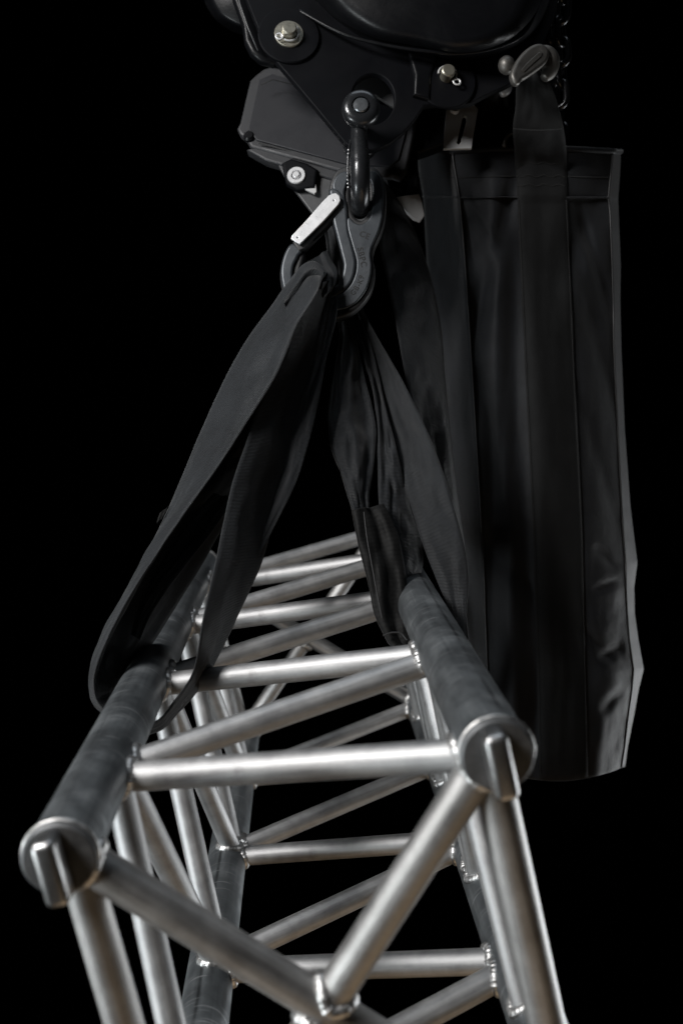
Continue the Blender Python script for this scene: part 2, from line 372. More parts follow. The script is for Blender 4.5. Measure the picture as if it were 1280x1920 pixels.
for ye in (.0065, .757):
    rr = RF if ye < .1 else RB
    brace((-HW + .0035, ye + .006, HW), (-HW + .0035, ye + .006, -HW), rr, M['frame'], 'L', 'b', "end_frame_bar")
    brace((HW - .0035, ye + .006, HW), (HW - .0035, ye + .006, -HW), rr, M['frame'], 'R', 'c', "end_frame_bar")
    zl = -HW - (.020 if ye < .1 else 0)
    b1 = brace((-HW, ye + .003, HW), (HW - .004, ye + .003, zl), rr, M['frame'], 'L', 'c', "cross_bar")
    # second diagonal in two halves welded to the first
    mid = Vector((-.006, ye + .003, (zl + HW) / 2))
    for c, ck in ((Vector((HW, ye + .003, HW)), 'R'), (Vector((-HW - .012, ye + .003, zl)), 'b')):
        o = brace(c, mid, rr, M['frame'], ck, None, "cross_bar")
        d = (c - mid).normalized(); dc = Vector((2 * HW - .004, 0, zl - HW)).normalized()
        me = wring(mid, d, rr, Vector((-.002, ye + .003, (zl + HW) / 2)), dc, rr + .0016, 3.1); inv = frame_to(c, mid).inverted()
        link("weld_bead", me, M['weld'], o); me.transform(inv)

# ------------------------------------------------------------------ flat plates seen in the photo, each at its own distance
class Plane:
    def __init__(s, px, py, d, yaw=0, pitch=0):
        s.o = at(px, py, d)
        r = Matrix.Rotation(R_(yaw), 3, 'Z') @ Matrix.Rotation(R_(pitch), 3, 'X')
        s.X = r @ Vector((1, 0, 0)); s.Y = r @ Vector((0, 0, 1)); s.Z = r @ Vector((0, -1, 0))   # Z faces the camera
        s.M = Matrix(((s.X.x, s.Y.x, s.Z.x, s.o.x), (s.X.y, s.Y.y, s.Z.y, s.o.y), (s.X.z, s.Y.z, s.Z.z, s.o.z), (0, 0, 0, 1)))
    def uv(s, px, py):
        d = (at(px, py, 1) - CO); t = (s.o - CO).dot(s.Z) / d.dot(s.Z); h = CO + d * t - s.o
        return h.dot(s.X), h.dot(s.Y)
def rounded(poly, k=0):
    return poly
def plate(name, plane, poly, thick, bev, mat, parent, holes=(), z=0.0, smooth=False, res=3):
    cu = bpy.data.curves.new(name, 'CURVE'); cu.dimensions = '2D'; cu.fill_mode = 'BOTH'
    cu.extrude = max(thick / 2 - bev, 1e-5); cu.bevel_depth = bev; cu.bevel_resolution = res
    for pl in (poly, *holes):
        pts = [plane.uv(*p) for p in pl]
        if smooth:
            v = [Vector((a, b, 0)) for a, b in pts]; n = len(v)
            ext = v[-2:] + v + v[:3]
            out = []
            for i in range(n):
                p0, p1, p2, p3 = ext[i + 1], ext[i + 2], ext[i + 3], ext[i + 4]
                for j in range(6):
                    u = j / 6
                    out.append(0.5 * ((2 * p1) + (p2 - p0) * u + (2 * p0 - 5 * p1 + 4 * p2 - p3) * u * u + (3 * p1 - p0 - 3 * p2 + p3) * u ** 3))
            pts = [(p.x, p.y) for p in out]
        sp = cu.splines.new('POLY'); sp.points.add(len(pts) - 1); sp.use_cyclic_u = True
        for q, (a, b) in zip(sp.points, pts): q.co = (a, b, 0, 1)
    tmp = bpy.data.objects.new("tmp", cu); COL.objects.link(tmp)
    bpy.context.view_layer.update()
    me = bpy.data.meshes.new_from_object(tmp.evaluated_get(bpy.context.evaluated_depsgraph_get()))
    bpy.data.objects.remove(tmp); bpy.data.curves.remove(cu)
    me.name = name
    for p in me.polygons: p.use_smooth = True
    sharp(me, 32)
    pm = parent.matrix_world if parent.type == 'EMPTY' else (parent.parent.matrix_world @ parent.matrix_local)
    pm = world_of(parent)
    return link(name, me, mat, parent, pm.inverted() @ plane.M @ Matrix.Translation((0, 0, z)))
def world_of(o):
    m = Matrix.Identity(4); chain = []
    while o: chain.append(o); o = o.parent
    for c in reversed(chain): m = m @ (Matrix.LocRotScale(c.location, c.rotation_euler if c.rotation_mode != 'QUATERNION' else c.rotation_quaternion, c.scale))
    return m
def put(name, me, mat, parent, mw):
    """mesh given in its own frame, placed by the world matrix mw"""
    return link(name, me, mat, parent, world_of(parent).inverted() @ mw)
def putw(name, me, mat, parent):
    """mesh given in world coordinates"""
    me.transform(world_of(parent).inverted()); return link(name, me, mat, parent)
def disc_at(name, plane, px, py, z, prof, mat, parent, seg=40):
    u, v = plane.uv(px, py)
    return put(name, lathe(prof, seg), mat, parent, plane.M @ Matrix.Translation((u, v, z)))

# ------------------------------------------------------------------ chain hoist (upper part is outside the frame)
hoist = empty("chain_hoist", at(760, 60, 1.02), "black chain hoist body with bolted hanging plate at the top of the picture", "chain hoist")
P1 = Plane(700, 150, .975, yaw=6, pitch=-3)
plate("suspension_plate", P1, [(440, -120), (463, 0), (488, 62), (520, 119), (553, 157), (600, 213), (647, 270), (660, 280), (680, 284), (703, 282), (728, 271), (752, 252), (775, 226), (792, 200), (815, 197), (850, 201), (880, 196), (905, 182), (945, 164), (985, 140), (1010, 95), (1040, 20), (1050, -120)],
      .008, .0012, M['hoistplate'], hoist,
      holes=[[(698 + 43 * math.cos(a), 190 + 50 * math.sin(a)) for a in [2 * math.pi * i / 36 for i in range(36)]]])
# raised round pads on the plate
for (px, py, r) in ((541, 74, .030), (833, 158, .030)):
    disc_at("pad", P1, px, py, .004, [(0, 0), (r, 0), (r, .002), (r - .001, .003), (0, .003)], M['hoistplate'], hoist)
# inner plate seen through the hole
P2 = Plane(700, 150, 1.015, yaw=6, pitch=-3)
plate("inner_plate", P2, [(560, 0), (620, 120), (640, 176), (700, 178), (742, 195), (790, 120), (820, 0)], .006, .001, M['hoistplate'], hoist)
plate("inner_plate", P2, [(640, 150), (646, 186), (700, 192), (735, 215), (745, 180), (738, 140)], .004, .001, M['darkbracket'], hoist, z=.012)
# main body: big rounded housing
def body_mesh(outline, d0, d1, inset, seg=7):
    """outline of pixels at distance d0, swept back to d1 with a domed front"""
    bm = bmesh.new(); rings = []
    c = Vector((sum(p[0] for p in outline) / len(outline), sum(p[1] for p in outline) / len(outline)))
    n = len(outline)
    levels = [(0.0, d0 - .012)] + [(1 - inset + inset * math.sin(a), d0 + (d1 - d0) * .35 * (1 - math.cos(a))) for a in [math.pi / 2 * i / seg for i in range(seg + 1)]] + [(1.0, d1)]
    for s, d in levels:
        if s == 0: rings.append([bm.verts.new(at(c.x, c.y, d))]); continue
        rings.append([bm.verts.new(at(c.x + (p[0] - c.x) * s, c.y + (p[1] - c.y) * s, d)) for p in outline])
    for a, b in zip(rings, rings[1:]):
        for k in range(n):
            k2 = (k + 1) % n
            if len(a) == 1: bm.faces.new((a[0], b[k], b[k2]))
            else: bm.faces.new((a[k], a[k2], b[k2], b[k]))
    bm.faces.new(rings[-1])
    return sharp(bm_mesh(bm, "body"), 50)
def smooth_outline(pts, per=6):
    v = [Vector((a, b, 0)) for a, b in pts]; n = len(v); out = []
    for i in range(n):
        p0, p1, p2, p3 = v[i - 1], v[i], v[(i + 1) % n], v[(i + 2) % n]
        for j in range(per):
            u = j / per
            q = 0.5 * ((2 * p1) + (p2 - p0) * u + (2 * p0 - 5 * p1 + 4 * p2 - p3) * u * u + (3 * p1 - p0 - 3 * p2 + p3) * u ** 3)
            out.append((q.x, q.y))
    return out
putw("housing", body_mesh(smooth_outline([(600, -330), (560, -60), (600, 20), (683, 80), (776, 100), (857, 118), (938, 104), (996, 66), (1030, 0), (1045, -120), (1000, -330)]), .945, 1.14, .30), M['body'], hoist)
putw("housing_ridge", tube_mesh(catmull([at(*p) for p in [(560, 20, .975), (640, 62, .965), (720, 84, .962), (800, 96, .96), (870, 100, .96), (940, 86, .962), (985, 58, .965), (1012, 0, .97)]], 60), .0018, 10), M['body'], hoist)
putw("motor_cover", body_mesh(smooth_outline([(340, -260), (372, -30), (383, 2), (402, 34), (428, 54), (460, 66), (520, 70), (600, 40), (620, -260)]), 1.02, 1.22, .22), M['body'], hoist)
# folded side flange left of the plate
PF_ = Plane(480, 60, .995, yaw=12, pitch=-3)
plate("side_flange", PF_, [(420, -110), (444, 0), (462, 50), (466, 80), (476, 100), (490, 112), (512, 118), (530, 110), (480, 0), (460, -110)], .012, .004, M['body'], hoist)
putw("flange_edge_gloss", tube_mesh([at(*p) for p in [(458, -60, .982), (466, 0, .975), (480, 36, .972), (490, 62, .971), (505, 92, .971), (522, 120, .971)]], .0012, 8), M['bracket'], hoist)  # thin steel-coloured tubes put in for the glossy highlights along the flange edges
putw("flange_edge_gloss", tube_mesh([at(*p) for p in [(436, -60, .985), (450, 8, .980), (466, 54, .978), (484, 95, .977)]], .0009, 8), M['darkbracket'], hoist)
plate("web_plate", P1, [(770, 112), (800, 104), (812, 118), (800, 150), (798, 190), (778, 184), (780, 150)], .010, .003, M['body'], hoist, z=.004)
# pins with washers and split rings
def pin_set(px, py, rw, rp, ring, washer=True, mt='zinc', plane=P1, z=.007):
    u, v = plane.uv(px, py)
    base = plane.M @ Matrix.Translation((u, v, z))
    p = put("locking_pin", lathe([(0, 0), (rp, 0), (rp, .010), (rp - .0012, .0112), (0, .0112)], 32), M[mt], hoist, base)
    if washer:
        put("washer", lathe([(rp, 0), (rw, 0), (rw, .0016), (rw - .0006, .0022), (rp + .0004, .0022)], 40), M['zinc'], p, base)
    # spring clip around the pin, with its small eye
    pts = [Vector(((rp + .0022) * math.cos(a), (rp + .0022) * math.sin(a), .0042)) for a in [R_(d) for d in range(-150 if ring[2] else -60, 100 if ring[2] else 190, 10)]]
    put("spring_clip", tube_mesh(pts, .0009, 8), M['bracket'], p, base)
    ex, ey = ring[0], ring[1]
    pts = [Vector((ex + .0034 * math.cos(a), ey + .0030 * math.sin(a), .0055)) for a in [2 * math.pi * i / 24 for i in range(24)]]
    put("clip_eye", tube_mesh(pts, .0009, 8, True), M['latch'], p, base)
pin_set(541, 74, .0142, .0072, (-.0095, -.0065, True))
pin_set(834, 152, .012, .0068, (.0088, -.0088, False), washer=False)
# grey cover panel
P3 = Plane(600, 240, 1.045, yaw=-4, pitch=-6)
pan = plate("cover_panel", P3, [(474, 158), (484, 148), (497, 138), (508, 134), (530, 138), (760, 200), (778, 214), (770, 260), (757, 322), (748, 334), (735, 330), (700, 338), (650, 324), (475, 277), (466, 262), (455, 254), (451, 246), (456, 236)],
            .010, .0025, M['panel'], hoist)
plate("inset_panel", P3, [(490, 158), (512, 149), (546, 158), (752, 214), (764, 224), (758, 262), (746, 306), (730, 318), (652, 314), (484, 269), (469, 250)], .004, .0008, M['panel_in'], pan, z=.0055)
putw("panel_groove", tube_mesh([at(*p) for p in [(489, 159, 1.036), (512, 149, 1.036), (546, 158, 1.036), (580, 167, 1.036)]], .0005, 6), M['mark'], pan)
putw("panel_groove", tube_mesh([at(*p) for p in [(485, 268, 1.0355), (560, 288, 1.0355), (652, 313, 1.0355)]], .0007, 6), M['mark'], pan)
plate("lower_rail", P3, [(472, 284), (500, 300), (640, 340), (650, 334), (640, 328), (480, 282)], .014, .002, M['panel'], hoist, z=-.004)
put("panel_screw", lathe([(0, 0), (.006, 0), (.006, .003), (.004, .005), (0, .005)], 24), M['body'], hoist, P3.M @ Matrix.Translation((*P3.uv(469, 262), .004)))
plate("rubber_edge", P3, [(700, 338), (735, 330), (774, 310), (780, 330), (783, 366), (775, 368), (742, 350)], .02, .004, M['body'], hoist, z=-.02)
# block behind, right of the cover panel
plate("gear_cover", Plane(800, 240, 1.06), [(765, 200), (830, 195), (838, 210), (832, 270), (800, 282), (776, 290), (774, 350), (745, 345), (760, 300), (772, 240)], .02, .004, M['body'], hoist)
# lower bracket with bolt
P4 = Plane(600, 370, 1.030, yaw=-4, pitch=-4)
br = plate("lower_bracket", P4, [(518, 300), (540, 340), (560, 365), (585, 398), (620, 440), (700, 450), (740, 400), (720, 320), (640, 330)], .006, .001, M['darkbracket'], hoist)
plate("bolt_boss", P4, [(536, 318), (548, 312), (575, 320), (592, 330), (588, 358), (560, 360), (543, 350)], .010, .003, M['hoistplate'], br, z=.006)
disc_at("washer", P4, 558, 340, .0105, [(0, 0), (.0095, 0), (.0095, .0015), (.0088, .0024), (.0055, .0024), (.0050, .0004), (.0042, .0004), (.0036, .0030), (.0028, .0038), (0, .0038)], M['latch'], br)
plate("pale_tag", P4, [(572, 362), (590, 357), (592, 345), (594, 368), (591, 371)], .003, .0005, M['sticker'], br, z=.008)
plate("steel_bracket", Plane(770, 390, 1.025, yaw=20), [(742, 372), (783, 366), (788, 380), (793, 405), (786, 415), (775, 411), (752, 388)], .004, .0008, M['bracket'], hoist)
plate("slotted_bracket", Plane(860, 240, 1.02, yaw=10, pitch=-8), [(838, 196), (866, 190), (884, 196), (894, 206), (889, 235), (885, 255), (882, 279), (832, 280), (833, 255)], .003, .0006, M['bracket'], hoist,
      holes=[[(865, 222), (869, 218), (874, 220), (875, 227), (864, 268), (859, 274), (854, 270)]])
PS = Plane(850, 210, 1.018, yaw=10, pitch=-8)
disc_at("screw_head", PS, 850, 209.5, .002, [(0, 0), (.0048, 0), (.0048, .0012), (.0034, .0026), (.0024, .0026), (.0020, .0010), (0, .0010)], M['latch'], hoist)
# ball-headed bolt beside the bag ring
pb = at(949, 122, .955)
put("ball_bolt", lathe([(0, -.009), (.004, -.008), (.0072, -.0045), (.0082, 0), (.0072, .0045), (.004, .0078), (0, .0088)], 28), M['shacklesteel'], hoist, Matrix.Translation(pb))

# ------------------------------------------------------------------ load shackle that carries the hook
shk = empty("bow_shackle", at(676, 212, .94), "glossy black bow shackle hanging from the hole in the hoist plate", "shackle")
PB = Plane(676, 212, .925, yaw=0, pitch=0)
def boss(z0, dpx=0):
    return lathe([(0, 0), (.0150, 0), (.0172, .0015), (.0178, .005), (.0172, .0095), (.0150, .0120), (.0115, .0132), (.0085, .0132), (.0080, .0108), (0, .0108)], 48)
u0, v0 = PB.uv(676, 211)
put("eye", boss(0), M['shackle'], shk, PB.M @ Matrix.Translation((u0, v0, 0)))
put("pin", lathe([(0, 0), (.0071, 0), (.0071, .0120), (.0062, .0130), (0, .0134)], 32), M['pin'], shk, PB.M @ Matrix.Translation((u0, v0, .001)))
put("pin", lathe([(0, -.07), (.0068, -.07), (.0068, .002), (0, .002)], 32), M['pin'], shk, PB.M @ Matrix.Translation((u0, v0, 0)))
c0 = at(674, 232, .928); yv = Vector((0, 1, 0)); zv = Vector((0, 0, 1))
bp_ = []
for a in range(0, 21):
    t = a / 20; ang = math.pi * t
    # front leg down, round the bottom, back leg up
    if t <= .35: f = t / .35; p = c0 + yv * (-.004 * math.sin(f * 1.57)) - zv * (.047 * f)
    elif t >= .65: f = (1 - t) / .35; p = c0 + yv * (.046 + .004 * math.sin(f * 1.57)) - zv * (.047 * f)
    else: f = (t - .35) / .3; p = c0 + yv * (.023 - .027 * math.cos(math.pi * f)) - zv * (.047 + .024 * math.sin(math.pi * f))
    bp_.append(p + CR * (.0015 * math.sin(t * 3.14) - .001))
bp_ = catmull(bp_, 80)
radii = [.0068 + .0022 * min(1, min(i, 80 - i) / 22) for i in range(81)]
putw("bow", tube_mesh(bp_, radii, 20), M['shackle'], shk)
put("eye", lathe([(0, 0), (.0170, 0), (.0178, .002), (.0178, .010), (.0165, .012), (0, .012)], 40), M['shackle'], shk, PB.M @ Matrix.Translation((u0, v0, -.062)))
# serrated tie on the left of the bow
bm = bmesh.new()
for i in range(11):
    p = at(653.0 - 1.6 * math.sin(i / 10 * 2.6), 281 + i * 7.0, .918)
    mtx = Matrix.Translation(p)
    bmesh.ops.create_icosphere(bm, subdivisions=2, radius=.00085, matrix=mtx)
putw("serrated_tie", bm_mesh(bm, "serrated_tie"), M['latch'], shk)
putw("tie_band", tube_mesh(catmull([at(*p) for p in [(657, 262, .925), (654, 280, .919), (651.5, 315, .918), (654, 345, .919), (660, 360, .928)]], 24), .0010, 8), M['shackle'], shk)

# ------------------------------------------------------------------ sling hook
hook = empty("sling_hook", at(670, 330, .945), "grey forged sling hook with bright latch, hanging from the black shackle", "hook")
PH = Plane(660, 460, .945, yaw=-6, pitch=2)
outer = [(665, 317), (650, 321), (636, 328), (628, 342), (623, 362), (627, 378), (633, 396), (637, 440), (645, 478), (651, 503), (648, 524), (638, 541), (622, 553), (600, 557), (578, 550), (565, 532), (561, 508), (567, 481), (560, 472), (550, 466), (541, 478), (534, 500), (532, 524), (538, 552), (554, 578), (582, 594), (615, 598), (644, 592), (668, 577), (687, 554), (695, 531), (697, 507), (693, 485), (697, 465), (709, 438), (716, 410), (718, 368), (712, 338), (696, 322)]
eye = [(655, 348), (668, 340), (686, 341), (696, 352), (698, 380), (695, 405), (688, 418), (676, 423), (664, 417), (656, 402), (652, 374)]
hb = plate("body", PH, outer, .013, .003, M['groove'], hook, holes=[eye], smooth=True)
S1 = lambda x, y: (620 + x / 10.67, 420 + y / 10.67)
pad = [S1(375, -20), S1(388, 180), S1(470, 480), S1(540, 720), S1(560, 850), S1(540, 1050), S1(450, 1270), S1(320, 1420), S1(200, 1500), S1(60, 1540), S1(20, 1640), S1(60, 1740), S1(200, 1740), S1(330, 1705), S1(520, 1590), S1(700, 1350), S1(775, 1100), S1(796, 900), S1(775, 680), S1(810, 500), S1(940, 200), S1(1000, -20), (715, 408), (717, 368), (711, 340), (700, 330), (690, 336), (700, 350), (702, 385), (699, 410), (690, 424), (676, 430), (663, 425)]
plate("raised_face", PH, pad, .005, .0014, M['hook'], hb, z=.0068, smooth=True)
rib = [(624, 366), (628, 390), S1(110, 0), S1(180, 280), S1(270, 640), S1(310, 800), S1(322, 920), S1(290, 1100), S1(210, 1280), S1(60, 1370), S1(-80, 1400), S1(-80, 1480), S1(70, 1470), S1(220, 1380), S1(330, 1280), S1(420, 1130), S1(465, 900), S1(458, 760), S1(400, 500), S1(330, 240), S1(308, 0), (648, 405), (645, 385), (634, 368)]
plate("inner_rib", PH, rib, .006, .0026, M['hook'], hb, z=.0068, smooth=True)
plate("inner_rib", PH, [(628, 356), (634, 340), (646, 332), (653, 336), (648, 352), (644, 368), (646, 390), (640, 386), (634, 372)], .005, .0018, M['hook'], hb, z=.0066, smooth=True)
tip = [(551, 468), (542, 480), (535, 502), (534, 524), (540, 550), (556, 574), (566, 570), (552, 548), (547, 524), (549, 504), (558, 484), (563, 476)]
plate("tip_rib", PH, tip, .006, .0026, M['hook'], hb, z=.0068, smooth=True)
# latch
lt = plate("latch", PH, [(626, 377), (632, 375.5), (638, 380), (639.5, 388), (636, 395), (610, 424), (588, 446), (566, 467), (559, 463), (551.5, 458), (553, 453), (558, 448), (584, 420), (608, 392), (620, 380)], .0035, .0007, M['latch'], hook, z=.0135,
           holes=[[(629 + 2.8 * math.cos(a), 388 + 2.8 * math.sin(a)) for a in [i * math.pi / 6 for i in range(12)]], [(562 + 2.8 * math.cos(a), 456.5 + 2.8 * math.sin(a)) for a in [i * math.pi / 6 for i in range(12)]]])
plate("latch_body", PH, [(624, 384), (636, 384), (643, 396), (612, 430), (592, 450), (572, 471), (564, 474), (556, 462), (590, 424)], .011, .002, M['groove'], lt, z=.005)
def lettering(txt, px, py, ang, size, mat, parent, plane, z):
    cu = bpy.data.curves.new("t", 'FONT'); cu.body = txt; cu.size = size; cu.align_x = 'CENTER'; cu.align_y = 'CENTER'; cu.extrude = .00012; cu.offset = .00008; cu.resolution_u = 4
    cu.space_character = 1.12
    tmp = bpy.data.objects.new("tmp", cu); COL.objects.link(tmp); bpy.context.view_layer.update()
    me = bpy.data.meshes.new_from_object(tmp.evaluated_get(bpy.context.evaluated_depsgraph_get()))
    bpy.data.objects.remove(tmp); bpy.data.curves.remove(cu)
    u, v = plane.uv(px, py)
    return put("stamped_marking", me, mat, parent, plane.M @ Matrix.Translation((u, v, z)) @ Matrix.Rotation(R_(ang), 4, 'Z'))
lettering("C", 680.5, 446.5, -18, .0080, M['mark'], hb, PH, .0094)
lettering("E", 690, 450.5, -22, .0080, M['mark'], hb, PH, .0094)
lettering("SBPC", 679.5, 489, -78, .0080, M['mark'], hb, PH, .0094)
for ch, x, y, a in (("G", 664.0, 554.5, 42), ("B", 669.5, 546.5, 52), ("-", 673.5, 540.5, 60), ("K", 676.2, 534.0, 66), ("9", 679.0, 526.0, 72)):
    lettering(ch, x, y, a, .0070, M['mark'], hb, PH, .0094)
lettering("7", 647.5, 568, 22, .0085, M['mark'], hb, PH, .0094)
lettering("7", 641.5, 571, 12, .0085, M['mark'], hb, PH, .0094)

# ------------------------------------------------------------------ cloth ribbons
def ribbon(name, Lr, Rr, th, mat, parent, n=110, m=14, wr=.0012, seed=0, fold=0.0, bulge=1.0):
    A = catmull([at(*p) for p in Lr], n); B = catmull([at(*p) for p in Rr], n)
    bm = bmesh.new(); uvl = bm.loops.layers.uv.new("UVMap")
    s = 0; S_ = [0]
    for i in range(n):
        s += ((A[i + 1] + B[i + 1]) / 2 - (A[i] + B[i]) / 2).length; S_.append(s)
    rings = []
    for i in range(n + 1):
        a, b = A[i], B[i]
        t = ((A[min(i + 1, n)] + B[min(i + 1, n)]) - (A[max(i - 1, 0)] + B[max(i - 1, 0)])).normalized()
        wv = b - a; nn = wv.cross(t)
        nn = nn.normalized() if nn.length > 1e-9 else Vector((0, -1, 0))
        front = []; back = []
        for j in range(m + 1):
            v = j / m; base = a.lerp(b, v)
            q = Vector((S_[i] * 14, v * 2.2 + seed * 5.3, seed))
            d = wr * 2.2 * noise.noise(q) + wr * .8 * noise.noise(Vector((S_[i] * 55, v * 6, seed * 3.1)))
            d += fold * math.sin(v * math.pi * 2.2 + 2.0 * noise.noise(Vector((S_[i] * 5, seed, 0))) + seed)
            d += wr * 1.5 * (.35 - abs(noise.noise(Vector((S_[i] * 20 + v * 3.0, v * 3.4 - S_[i] * 6, seed * 7.7)))))
            env = min(1, 4 * v * (1 - v) + .25)
            prof = th / 4 * min(1, wv.length / .022) * (1 - abs(2 * v - 1) ** 3 * .9) * bulge + .0003
            front.append((base + nn * (d * env + prof), S_[i], v)); back.append((base + nn * (d * env - prof), S_[i], v))
        loop = front + back[::-1]
        rings.append([(bm.verts.new(p), (s_, v_ * wv.length)) for p, s_, v_ in loop])
    K = len(rings[0])
    for r0, r1 in zip(rings, rings[1:]):
        for k in range(K):
            k2 = (k + 1) % K
            q = (r0[k], r0[k2], r1[k2], r1[k])
            f = bm.faces.new([x[0] for x in q])
            for lp, x in zip(f.loops, q): lp[uvl].uv = x[1]
    bm.faces.new([x[0] for x in rings[0]][::-1]); bm.faces.new([x[0] for x in rings[-1]])
    me = bm_mesh(bm, name)
    return putw(name, me, mat, parent)
def seam_or_lit_edge(rail, parent, name="lit_edge", r=.0004, mat='thread'):
    return putw(name, tube_mesh(catmull([at(*p) for p in rail], 70), r, 6), M[mat], parent)
def dl(y): return .928 - (y - 500) / 840 * .133       # distance of the left sling
def dr(y): return .958 - (y - 560) / 640 * .092       # distance of the right sling
def RL(pts, off=0.0, f=dl): return [(x, y, f(y) + off + (z[0] if z else 0)) for x, y, *z in pts]
ls = empty("round_sling", tw(-HW, .26, HW), "black woven sling round the truss's left top tube, outer strand shining grey", "sling", "black slings between hook and truss")
A_L = [(600, 486, .03), (570, 495, .004), (542, 526), (505, 577), (470, 625), (440, 676), (409, 739), (375, 815), (342, 895), (310, 965), (275, 1035), (238, 1105), (203, 1172), (186, 1222), (177, 1258), (174, 1290), (181, 1318), (206, 1343)]
A_R = [(622, 506, .06), (604, 522, .01), (590, 556), (556, 612), (536, 664), (510, 718), (466, 785), (428, 845), (384, 910), (342, 970), (296, 1035), (250, 1103), (213, 1171), (191, 1222, .010), (180, 1258, .020), (178, 1291, .026), (185, 1317, .03), (208, 1341, .034)]
ribbon("strand", RL(A_L, .004), RL(A_R, -.034), .010, M['sling'], ls, seed=1, wr=.0014, fold=.0010)
B_L = [(596, 520), (560, 630), (520, 715), (464, 786), (420, 852), (368, 924), (329, 983), (272, 1060), (229, 1140), (190, 1225), (173, 1285), (176, 1316), (205, 1342), (240, 1352)]
B_R = [(624, 540, .0), (604, 640, .0), (576, 720, .005), (545, 792, .01), (505, 850, .015), (462, 916, .02), (420, 986, .025), (384, 1050, .03), (346, 1112, .035), (304, 1180, .045), (268, 1232, .05), (235, 1284, .055), (228, 1325, .055), (260, 1340, .055)]
ribbon("strand", RL(B_L, .006), RL(B_R, .010), .007, M['sling'], ls, seed=2, wr=.0022, fold=.0022)
C_L = [(400, 925), (350, 985), (312, 1040), (282, 1092), (258, 1145), (246, 1190)]
C_R = [(440, 935), (398, 995), (356, 1050), (315, 1105), (286, 1150), (264, 1200)]
ribbon("strand", RL(C_L, .004), RL(C_R, .000), .005, M['sling'], ls, seed=7, wr=.002)  # added ply, stands in for a fold of the strand behind catching light
D_L = [(585, 532), (562, 575), (550, 612), (530, 672), (484, 762), (459, 839), (435, 911), (419, 983), (405, 1055), (391, 1117), (379, 1175), (371, 1227, .004), (357, 1270, .012), (325, 1318, .02), (298, 1350, .02), (262, 1362, .02)]
D_R = [(636, 521), (624, 566), (612, 609), (593, 672), (565, 767), (545, 849), (526, 911), (510, 985), (489, 1060), (454, 1135), (426, 1195), (399, 1250), (366, 1302), (330, 1340), (303, 1368), (262, 1380)]
ribbon("strand", RL(D_L, -.026), RL(D_R, .018), .008, M['sling'], ls, seed=3, wr=.0016, fold=.0012)
E_L = [(618, 560), (600, 620), (585, 672), (558, 765), (536, 842), (512, 930), (462, 1040)]
E_R = [(634, 560), (629, 605), (613, 668), (598, 750), (577, 835), (550, 915), (484, 1045)]
ribbon("strand", RL(E_L, .014), RL(E_R, .012), .006, M['sling'], ls, seed=4, wr=.001)
# the crumpled part of the sling that lies in the hook
T_L = [(606, 500), (586, 490), (564, 500), (548, 528), (530, 560)]
T_R = [(604, 548), (600, 530), (590, 535), (565, 560), (540, 590)]
ribbon("strand", RL(T_L, -.016), RL(T_R, -.018), .009, M['sling'], ls, seed=9, wr=.002, fold=.002)
ribbon("strand", RL([(612, 470), (622, 490), (632, 508), (630, 530)], .0), RL([(570, 500), (585, 525), (600, 545), (605, 560)], .0), .01, M['sling'], ls, seed=12, wr=.002)
ribbon("label_tag", RL([(300, 962), (296, 972), (294, 981)], -.002), RL([(316, 948), (312, 958), (306, 968)], -.002), .001, M['sleeve'], ls, n=8, m=3)

rs = empty("round_sling", tw(HW, .33, HW), "black woven sling round the truss's right top tube, with a loose sleeve", "sling", "black slings between hook and truss")
G_L = [(664, 560), (671, 588), (688, 644), (706, 713), (722, 764), (735, 815), (757, 906), (775, 965), (793, 1023), (817, 1085), (842, 1145), (862, 1200)]
G_R = [(676, 562), (683, 589), (713, 644), (750, 706), (779, 764), (808, 826), (831, 888), (849, 946), (864, 998), (874, 1045), (878, 1095), (874, 1150), (878, 1200)]
ribbon("strand", RL(G_L, .012, dr), [(x, y, dr(y) - .004 + .014 * max(0, (y - 900) / 300)) for x, y in G_R], .006, M['sling'], rs, seed=5, wr=.0012)
H_L = [(684, 325), (700, 400), (716, 480), (733, 560), (750, 651), (766, 740), (786, 830), (806, 920), (822, 1010), (835, 1080)]
H_R = [(708, 325), (750, 382), (784, 450), (810, 530), (827, 620), (835, 720), (846, 830), (858, 930), (868, 1010), (876, 1080)]
ribbon("strand", [(x, y, .990 - (y - 325) / 800 * .07) for x, y in H_L], [(x, y, 1.020 - (y - 325) / 800 * .07) for x, y in H_R], .008, M['sling'], rs, seed=6, wr=.0016, fold=.001)
J_L = [(630, 570), (636, 600), (638, 633), (629, 688), (620, 742), (616, 786), (622, 841), (637, 881), (647, 917), (656, 944), (662, 965)]
J_R = [(664, 570), (664, 600), (670, 640), (682, 700), (697, 760), (705, 808), (703, 850), (699, 890), (692, 925), (692, 946), (694, 965)]
ribbon("strand", RL(J_L, -.004, dr), RL(J_R, .002, dr), .010, M['sling'], rs, seed=8, wr=.004, fold=.0025)
seam_or_lit_edge(RL([(x - .6, y) for x, y in J_L[:8]], -.006, dr), rs)  # thin line put in for the light along this strand's left edge
K_L = [(659, 958), (669, 1012), (680, 1056), (691, 1100), (701, 1151), (720, 1193), (733, 1215), (748, 1245)]
K_R = [(718, 945), (744, 1000), (758, 1060), (764, 1110), (767, 1150), (766, 1180), (778, 1215), (795, 1245)]
ribbon("sleeve", RL(K_L, -.010, dr), RL(K_R, -.002, dr), .012, M['sleeve'], rs, seed=10, wr=.003, fold=.002)
seam_or_lit_edge(RL([(682, 960), (688, 1010), (697, 1060), (706, 1110), (716, 1160)], -.022, dr), rs, "sleeve_seam", .0006, 'piping')
seam_or_lit_edge(RL([(718, 1192), (735, 1186), (752, 1188), (762, 1200)], -.020, dr), rs, "sleeve_seam", .0008, 'piping')
